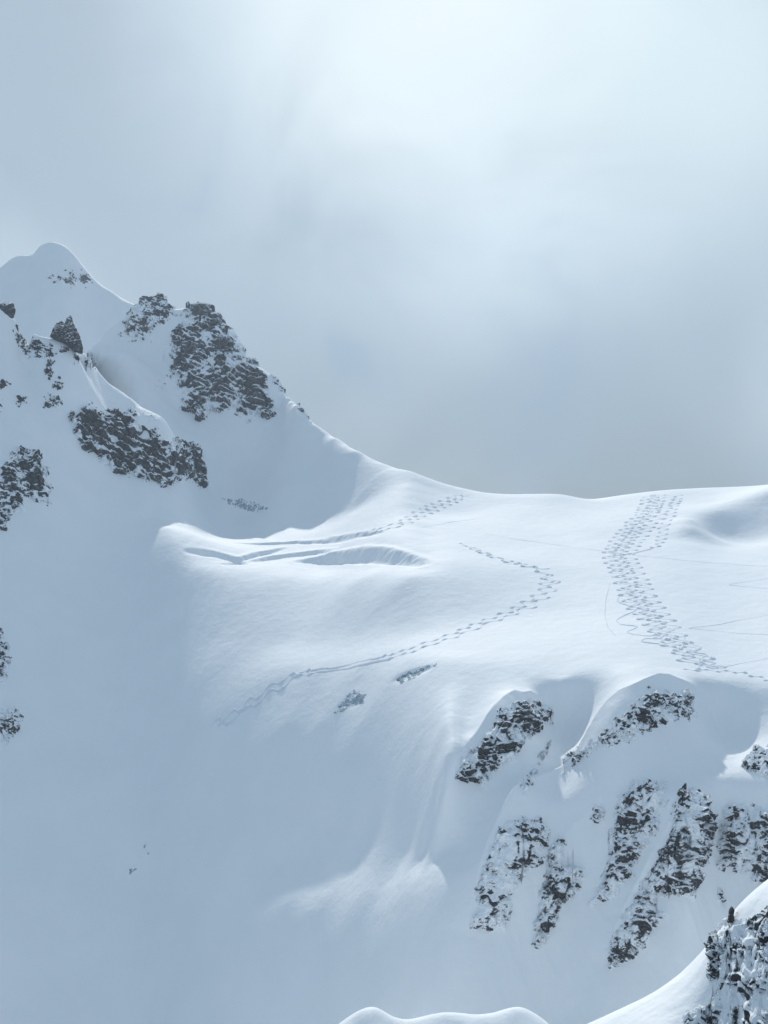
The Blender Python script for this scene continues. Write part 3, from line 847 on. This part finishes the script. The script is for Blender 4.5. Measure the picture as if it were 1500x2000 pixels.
# ------------------------------------------------------------------ ski tracks: banks of chopped, pushed-up snow
def ski_track(path, label, amp=0.0, lam=17.0, width=0.85, height=0.42, group=None, phase=0.0, amps=None):
    P = np.array(path, float)
    Y = H.hitY(P[:, 0], P[:, 1], 0.0)
    xy = np.c_[(P[:, 0] - 750) / F * Y, Y]
    # smooth the waypoints, then walk them in half-metre steps
    seg = np.r_[0, np.cumsum(np.hypot(*np.diff(xy, axis=0).T))]
    n = int(seg[-1] / 0.6) + 2
    s = np.linspace(0, seg[-1], n)
    c = np.c_[np.interp(s, seg, xy[:, 0]), np.interp(s, seg, xy[:, 1])]
    A = np.interp(s, seg, amps if amps is not None else [amp] * len(P))
    k = max(3, int(14 / 0.6)) | 1
    ker = np.hanning(k + 2)[1:-1]; ker /= ker.sum()
    pad = np.pad(c, ((k // 2, k // 2), (0, 0)), 'edge')
    c = np.c_[np.convolve(pad[:, 0], ker, 'valid'), np.convolve(pad[:, 1], ker, 'valid')]
    t = np.gradient(c, axis=0); t /= np.linalg.norm(t, axis=1)[:, None] + 1e-9
    nn = np.c_[-t[:, 1], t[:, 0]]
    jit = perlin(np.c_[s / 45, np.full(n, phase * 3.7), np.zeros(n)])
    ph = 2 * math.pi * s / lam * 1.0 + phase + 4.5 * jit
    sw = np.sin(ph)
    swing = np.sign(sw) * np.abs(sw) ** 0.85
    c = c + nn * (A * (1 + 1.0 * perlin(np.c_[s / 18, np.full(n, phase), np.ones(n)])) * swing)[:, None]
    t = np.gradient(c, axis=0); t /= np.linalg.norm(t, axis=1)[:, None] + 1e-9
    nn = np.c_[-t[:, 1], t[:, 0]]
    turn = np.where(A > 0.5, 0.2 + 1.15 * np.abs(sw) ** 3, 0.8)
    turn = turn * np.clip(1 + 0.5 * perlin(np.c_[s / 3.0, np.full(n, phase + 9), np.zeros(n)]) + 1.3 * perlin(np.c_[s / 30.0, np.full(n, phase + 4), np.zeros(n)]), 0.15, 2)
    ends = np.minimum(1, np.minimum(np.arange(n), n - 1 - np.arange(n)) / 6.0)
    V = []
    for o, hh in [(-1.0, -0.12), (-0.55, 0.75), (-0.2, 1.0), (0.2, 0.55), (0.6, 0.6), (1.0, -0.12)]:
        q = c + nn * (o * width * (0.6 + 0.75 * turn))[:, None]
        z = H.z(q[:, 0], q[:, 1]) + (hh * height * turn * ends if hh > 0 else hh)
        V.append(np.c_[q, z])
    V = np.stack(V, 1)
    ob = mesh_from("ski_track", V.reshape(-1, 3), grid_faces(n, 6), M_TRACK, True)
    return tag(ob, label, "ski track", group)


def build_tracks():
    wide = [(1292,966),(1286,988),(1270,1008),(1240,1034),(1215,1060),(1197,1083),(1206,1105),(1216,1130),(1226,1155),(1242,1180),(1264,1205),(1292,1235),(1314,1256),(1342,1276),(1368,1295),(1396,1309)]
    g = "ski tracks in the wide band down the right of the snowfield"
    for off, ph, lab in [((-24,-28,-22,-18,-14,-8,-8,-6,-4,-8,-6,-8,-10,-14,-18,-20), 0.0, "leftmost winding ski track of the wide band on the snowfield"),
                         ((-2,-2,0,4,8,10,12,14,16,14,12,10,8,4,2,0), 2.0, "winding ski track down the middle of the wide band"),
                         ((-14,-12,-10,-6,0,2,2,4,6,4,2,0,-2,-6,-9,-10), 3.1, "faint winding ski track between the left and middle tracks of the wide band"),
                         ((16,16,18,22,26,28,32,34,36,34,32,28,24,20,16,12), 4.1, "winding ski track right of the middle of the wide band")]:
        ski_track([(x + o, y) for (x, y), o in zip(wide, off)], lab, 5.4, 17.5, 1.3, 0.7, g, ph)
    ski_track([(1326,966),(1314,990),(1308,1010),(1296,1030),(1292,1050),(1286,1066),(1268,1073),(1238,1081),(1200,1085)], "ski track on the upper right of the wide band that cuts back left", amps=[4.5,4.5,4.5,4.5,4.5,2,.3,.3,.3], lam=18, width=1.3, height=.7, group=g, phase=1.0)
    ski_track([(1236,1150),(1212,1162),(1204,1172),(1216,1180),(1246,1186),(1240,1194),(1218,1202),(1202,1212),(1212,1220),(1246,1223),(1236,1230),(1222,1233),(1230,1238),(1268,1243),(1300,1236),(1290,1248),(1256,1247),(1252,1254),(1290,1258),(1312,1262)],
              "ski track with wide loops on the lower left of the band", 0, width=0.9, height=.5, group=g, phase=.3)
    ski_track([(1334,1240),(1340,1256),(1372,1264),(1352,1274),(1384,1278),(1362,1290),(1400,1294),(1376,1303),(1402,1306)], "short zigzag ski track at the lower end of the band", 0, width=.9, height=.5, group=g, phase=.5)
    ski_track([(1330,1308),(1360,1309),(1400,1310),(1432,1311),(1462,1317),(1512,1330)], "bumpy ski track leaving the band toward the right edge", 1.6, 14, .9, .5, g, .9)
    mid = [(898,1061),(918,1068),(945,1080),(966,1088),(1000,1098),(1036,1106),(1060,1118),(1074,1134),(1068,1150),(1055,1165),(1030,1180),(1000,1195),(985,1200),(950,1213),(920,1225),(880,1242),(850,1252),(800,1270),(740,1287),(690,1298),(640,1306),(600,1312),(568,1322),(546,1335),(520,1352),(495,1370),(470,1388),(440,1405),(415,1418)]
    am = [.6,2,3,3,3,3,3.5,4,4.5,4.5,4,3,2,2.5,2,2.5,2,1,.4,.3,.3,.6,2,2.6,2.6,2.4,2.2,2,1.5]
    g2 = "ski tracks wandering down the middle of the snowfield"
    ski_track([(x - 5, y - 1) for x, y in mid], "long ski track curving across the middle snowfield, upper line", amps=am, lam=16, width=1.25, height=.65, group=g2, phase=0)
    ski_track([(x + 7, y + 3) for x, y in mid], "long ski track curving across the middle snowfield, lower line", amps=am, lam=21, width=1.25, height=.65, group=g2, phase=2.4)
    ski_track([(1002,1098),(1030,1107),(1058,1112),(1078,1110)], "short straight ski track ending at the bend of the long curving tracks", 0, width=.8, height=.4, group=g2)
    up = [(908,966),(880,978),(850,990),(822,1002),(802,1014),(780,1025),(750,1033),(722,1040),(700,1044)]
    g3 = "ski tracks below the col on the upper snowfield"
    for o, ph, lab in [(-6, 0, "upper of the two short ski tracks below the col"), (6, 2.1, "lower of the two short ski tracks below the col")]:
        ski_track([(x + o, y + o * .25) for x, y in up], lab, amps=[1,3.5,4,4,3.5,3,1.5,.5,.3], lam=19, width=1.4, height=.7, group=g3, phase=ph)
    g4 = "thin straight traverse tracks"
    for p, lab in [([(945,1042),(1000,1052),(1060,1060),(1120,1069),(1190,1078),(1250,1086),(1330,1094),(1420,1101),(1512,1106)], "thin traverse track crossing the wide band of ski tracks"),
                   ([(1512,1128),(1460,1136),(1420,1142),(1460,1146),(1512,1150)], "upper pointed zigzag track near the right edge"),
                   ([(1512,1198),(1440,1212),(1390,1222),(1340,1227),(1400,1232),(1512,1239)], "lower long zigzag track near the right edge"),
                   ([(1192,1136),(1183,1170),(1181,1200),(1187,1225),(1202,1242)], "thin curved track along the left side of the wide band"),
                   ([(1512,1282),(1450,1295),(1400,1305)], "thin track rising to the right edge from the band's lower end"),
                   ([(820,1030),(880,1020),(955,1008)], "faint traverse track under the two short ski tracks")]:
        ski_track(p, lab, 0, width=0.5, height=0.2, group=g4)


build_tracks()

# ------------------------------------------------------------------ small conifers on the nearest ridge
def plain(name, col, rough=0.9):
    m = bpy.data.materials.new(name)
    m.use_nodes = True
    t = NT(m.node_tree)
    pos = t.n('ShaderNodeNewGeometry').outputs['Position']
    c = t.mix(t.noise(pos, 3.0, 3.0), (col[0] * .6, col[1] * .6, col[2] * .6, 1), (col[0] * 1.4, col[1] * 1.4, col[2] * 1.4, 1))
    p = t.n('ShaderNodeBsdfPrincipled', ins={'Base Color': c, 'Roughness': rough})
    t.set(t.n('ShaderNodeOutputMaterial').inputs[0], p)
    return m


M_BARK = plain("bark", (0.06, 0.045, 0.035))
M_NEEDLE = rock_material("needles_with_snow", 0.9, 0.95, (0.02, 0.03, 0.022), (0.04, 0.055, 0.035), (0.05, 0.045, 0.03), 0.8)


def tube(path, radii, sides=6):
    V, Fc = [], []
    for (x, y, z), r in zip(path, radii):
        for k in range(sides):
            a = 2 * math.pi * k / sides
            V.append((x + r * math.cos(a), y + r * math.sin(a), z))
    for i in range(len(path) - 1):
        for k in range(sides):
            Fc.append((i * sides + k, i * sides + (k + 1) % sides, (i + 1) * sides + (k + 1) % sides, (i + 1) * sides + k))
    return V, Fc


def conifer(px, py, height, spread, label, seed, sparse=False):
    r = random.Random(seed)
    Y = float(HNEAR.hitY([px], [py])[0])
    x = (px - 750) / F * Y
    z = float(HNEAR.z(x, Y)) - 0.2
    root = bpy.data.objects.new("conifer_tree", None)
    scene.collection.objects.link(root)
    root.location = (x, Y, z)
    tag(root, label, "tree", "small conifers on the nearest ridge")
    lean = [(0.03 * height * math.sin(2.2 * k / 8), 0, height * k / 8) for k in range(9)]
    V, Fc = tube(lean, [0.10 * height / 5 * (1 - k / 9) + 0.012 for k in range(9)])
    tr = mesh_from("trunk", V, Fc, M_BARK)
    tr.parent = root
    V, Fc = [], []
    layers = 9 if sparse else 20
    for i in range(layers):
        f = 0.10 + 0.88 * i / (layers - 1)
        R_ = spread * (1 - f) ** 0.8 * r.uniform(0.7, 1.1) + 0.1
        cx = 0.03 * height * math.sin(2.2 * f)
        for j in range(4 if sparse else 8):
            if r.random() < 0.15:
                continue
            a = r.uniform(0, 2 * math.pi)
            for q in range(7):
                u0 = 0.15 + 0.85 * q / 7
                rr = R_ * u0
                p = Vector((cx + rr * math.cos(a), rr * math.sin(a), f * height - 0.45 * rr * u0 + r.uniform(-.04, .04)))
                l, w = 0.10 + 0.16 * R_, 0.05 + 0.07 * R_ * (1 - 0.4 * u0)
                da = a + r.uniform(-1.0, 1.0)
                d = Vector((math.cos(da), math.sin(da), -0.45)) * l
                sd = Vector((-math.sin(da), math.cos(da), r.uniform(-.6, .6))) * w
                b = len(V)
                V += [p - sd, p + d * .5 - sd * .8, p + d, p + sd]
                Fc.append((b, b + 1, b + 2, b + 3))
    cr = mesh_from("crown", V, Fc, M_NEEDLE, False)
    cr.parent = root


conifer(1438, 1914, 6.0, 1.15, "small snow dusted fir in front of the nearest ridge's rock wall", 3)
conifer(1418, 1900, 4.2, 0.5, "thin bent sapling left of the small fir on the nearest ridge", 8, True)
conifer(1436, 2002, 5.0, 1.3, "dark bushy fir at the bottom edge under the small fir", 12)

# ------------------------------------------------------------------ the air
def build_haze():
    x, y0, y1, z0, z1 = 1900, -60, 3300, -1450, 640
    V = [(sx * x, yy, zz) for zz in (z0, z1) for yy in (y0, y1) for sx in (-1, 1)]
    Fc = [(0, 2, 3, 1), (4, 5, 7, 6), (0, 1, 5, 4), (2, 6, 7, 3), (0, 4, 6, 2), (1, 3, 7, 5)]
    m = bpy.data.materials.new("haze")
    m.use_nodes = True
    t = NT(m.node_tree)
    v = t.n('ShaderNodeVolumePrincipled')
    v.inputs['Color'].default_value = (0.86, 0.93, 1.0, 1)
    v.inputs['Density'].default_value = HAZE
    v.inputs['Anisotropy'].default_value = 0.0
    out = t.n('ShaderNodeOutputMaterial')
    t.set(out.inputs['Volume'], v.outputs[0])
    tag(mesh_from("haze", V, Fc, m, False), kind="stuff")


HAZE = 0.6e-4
build_haze()
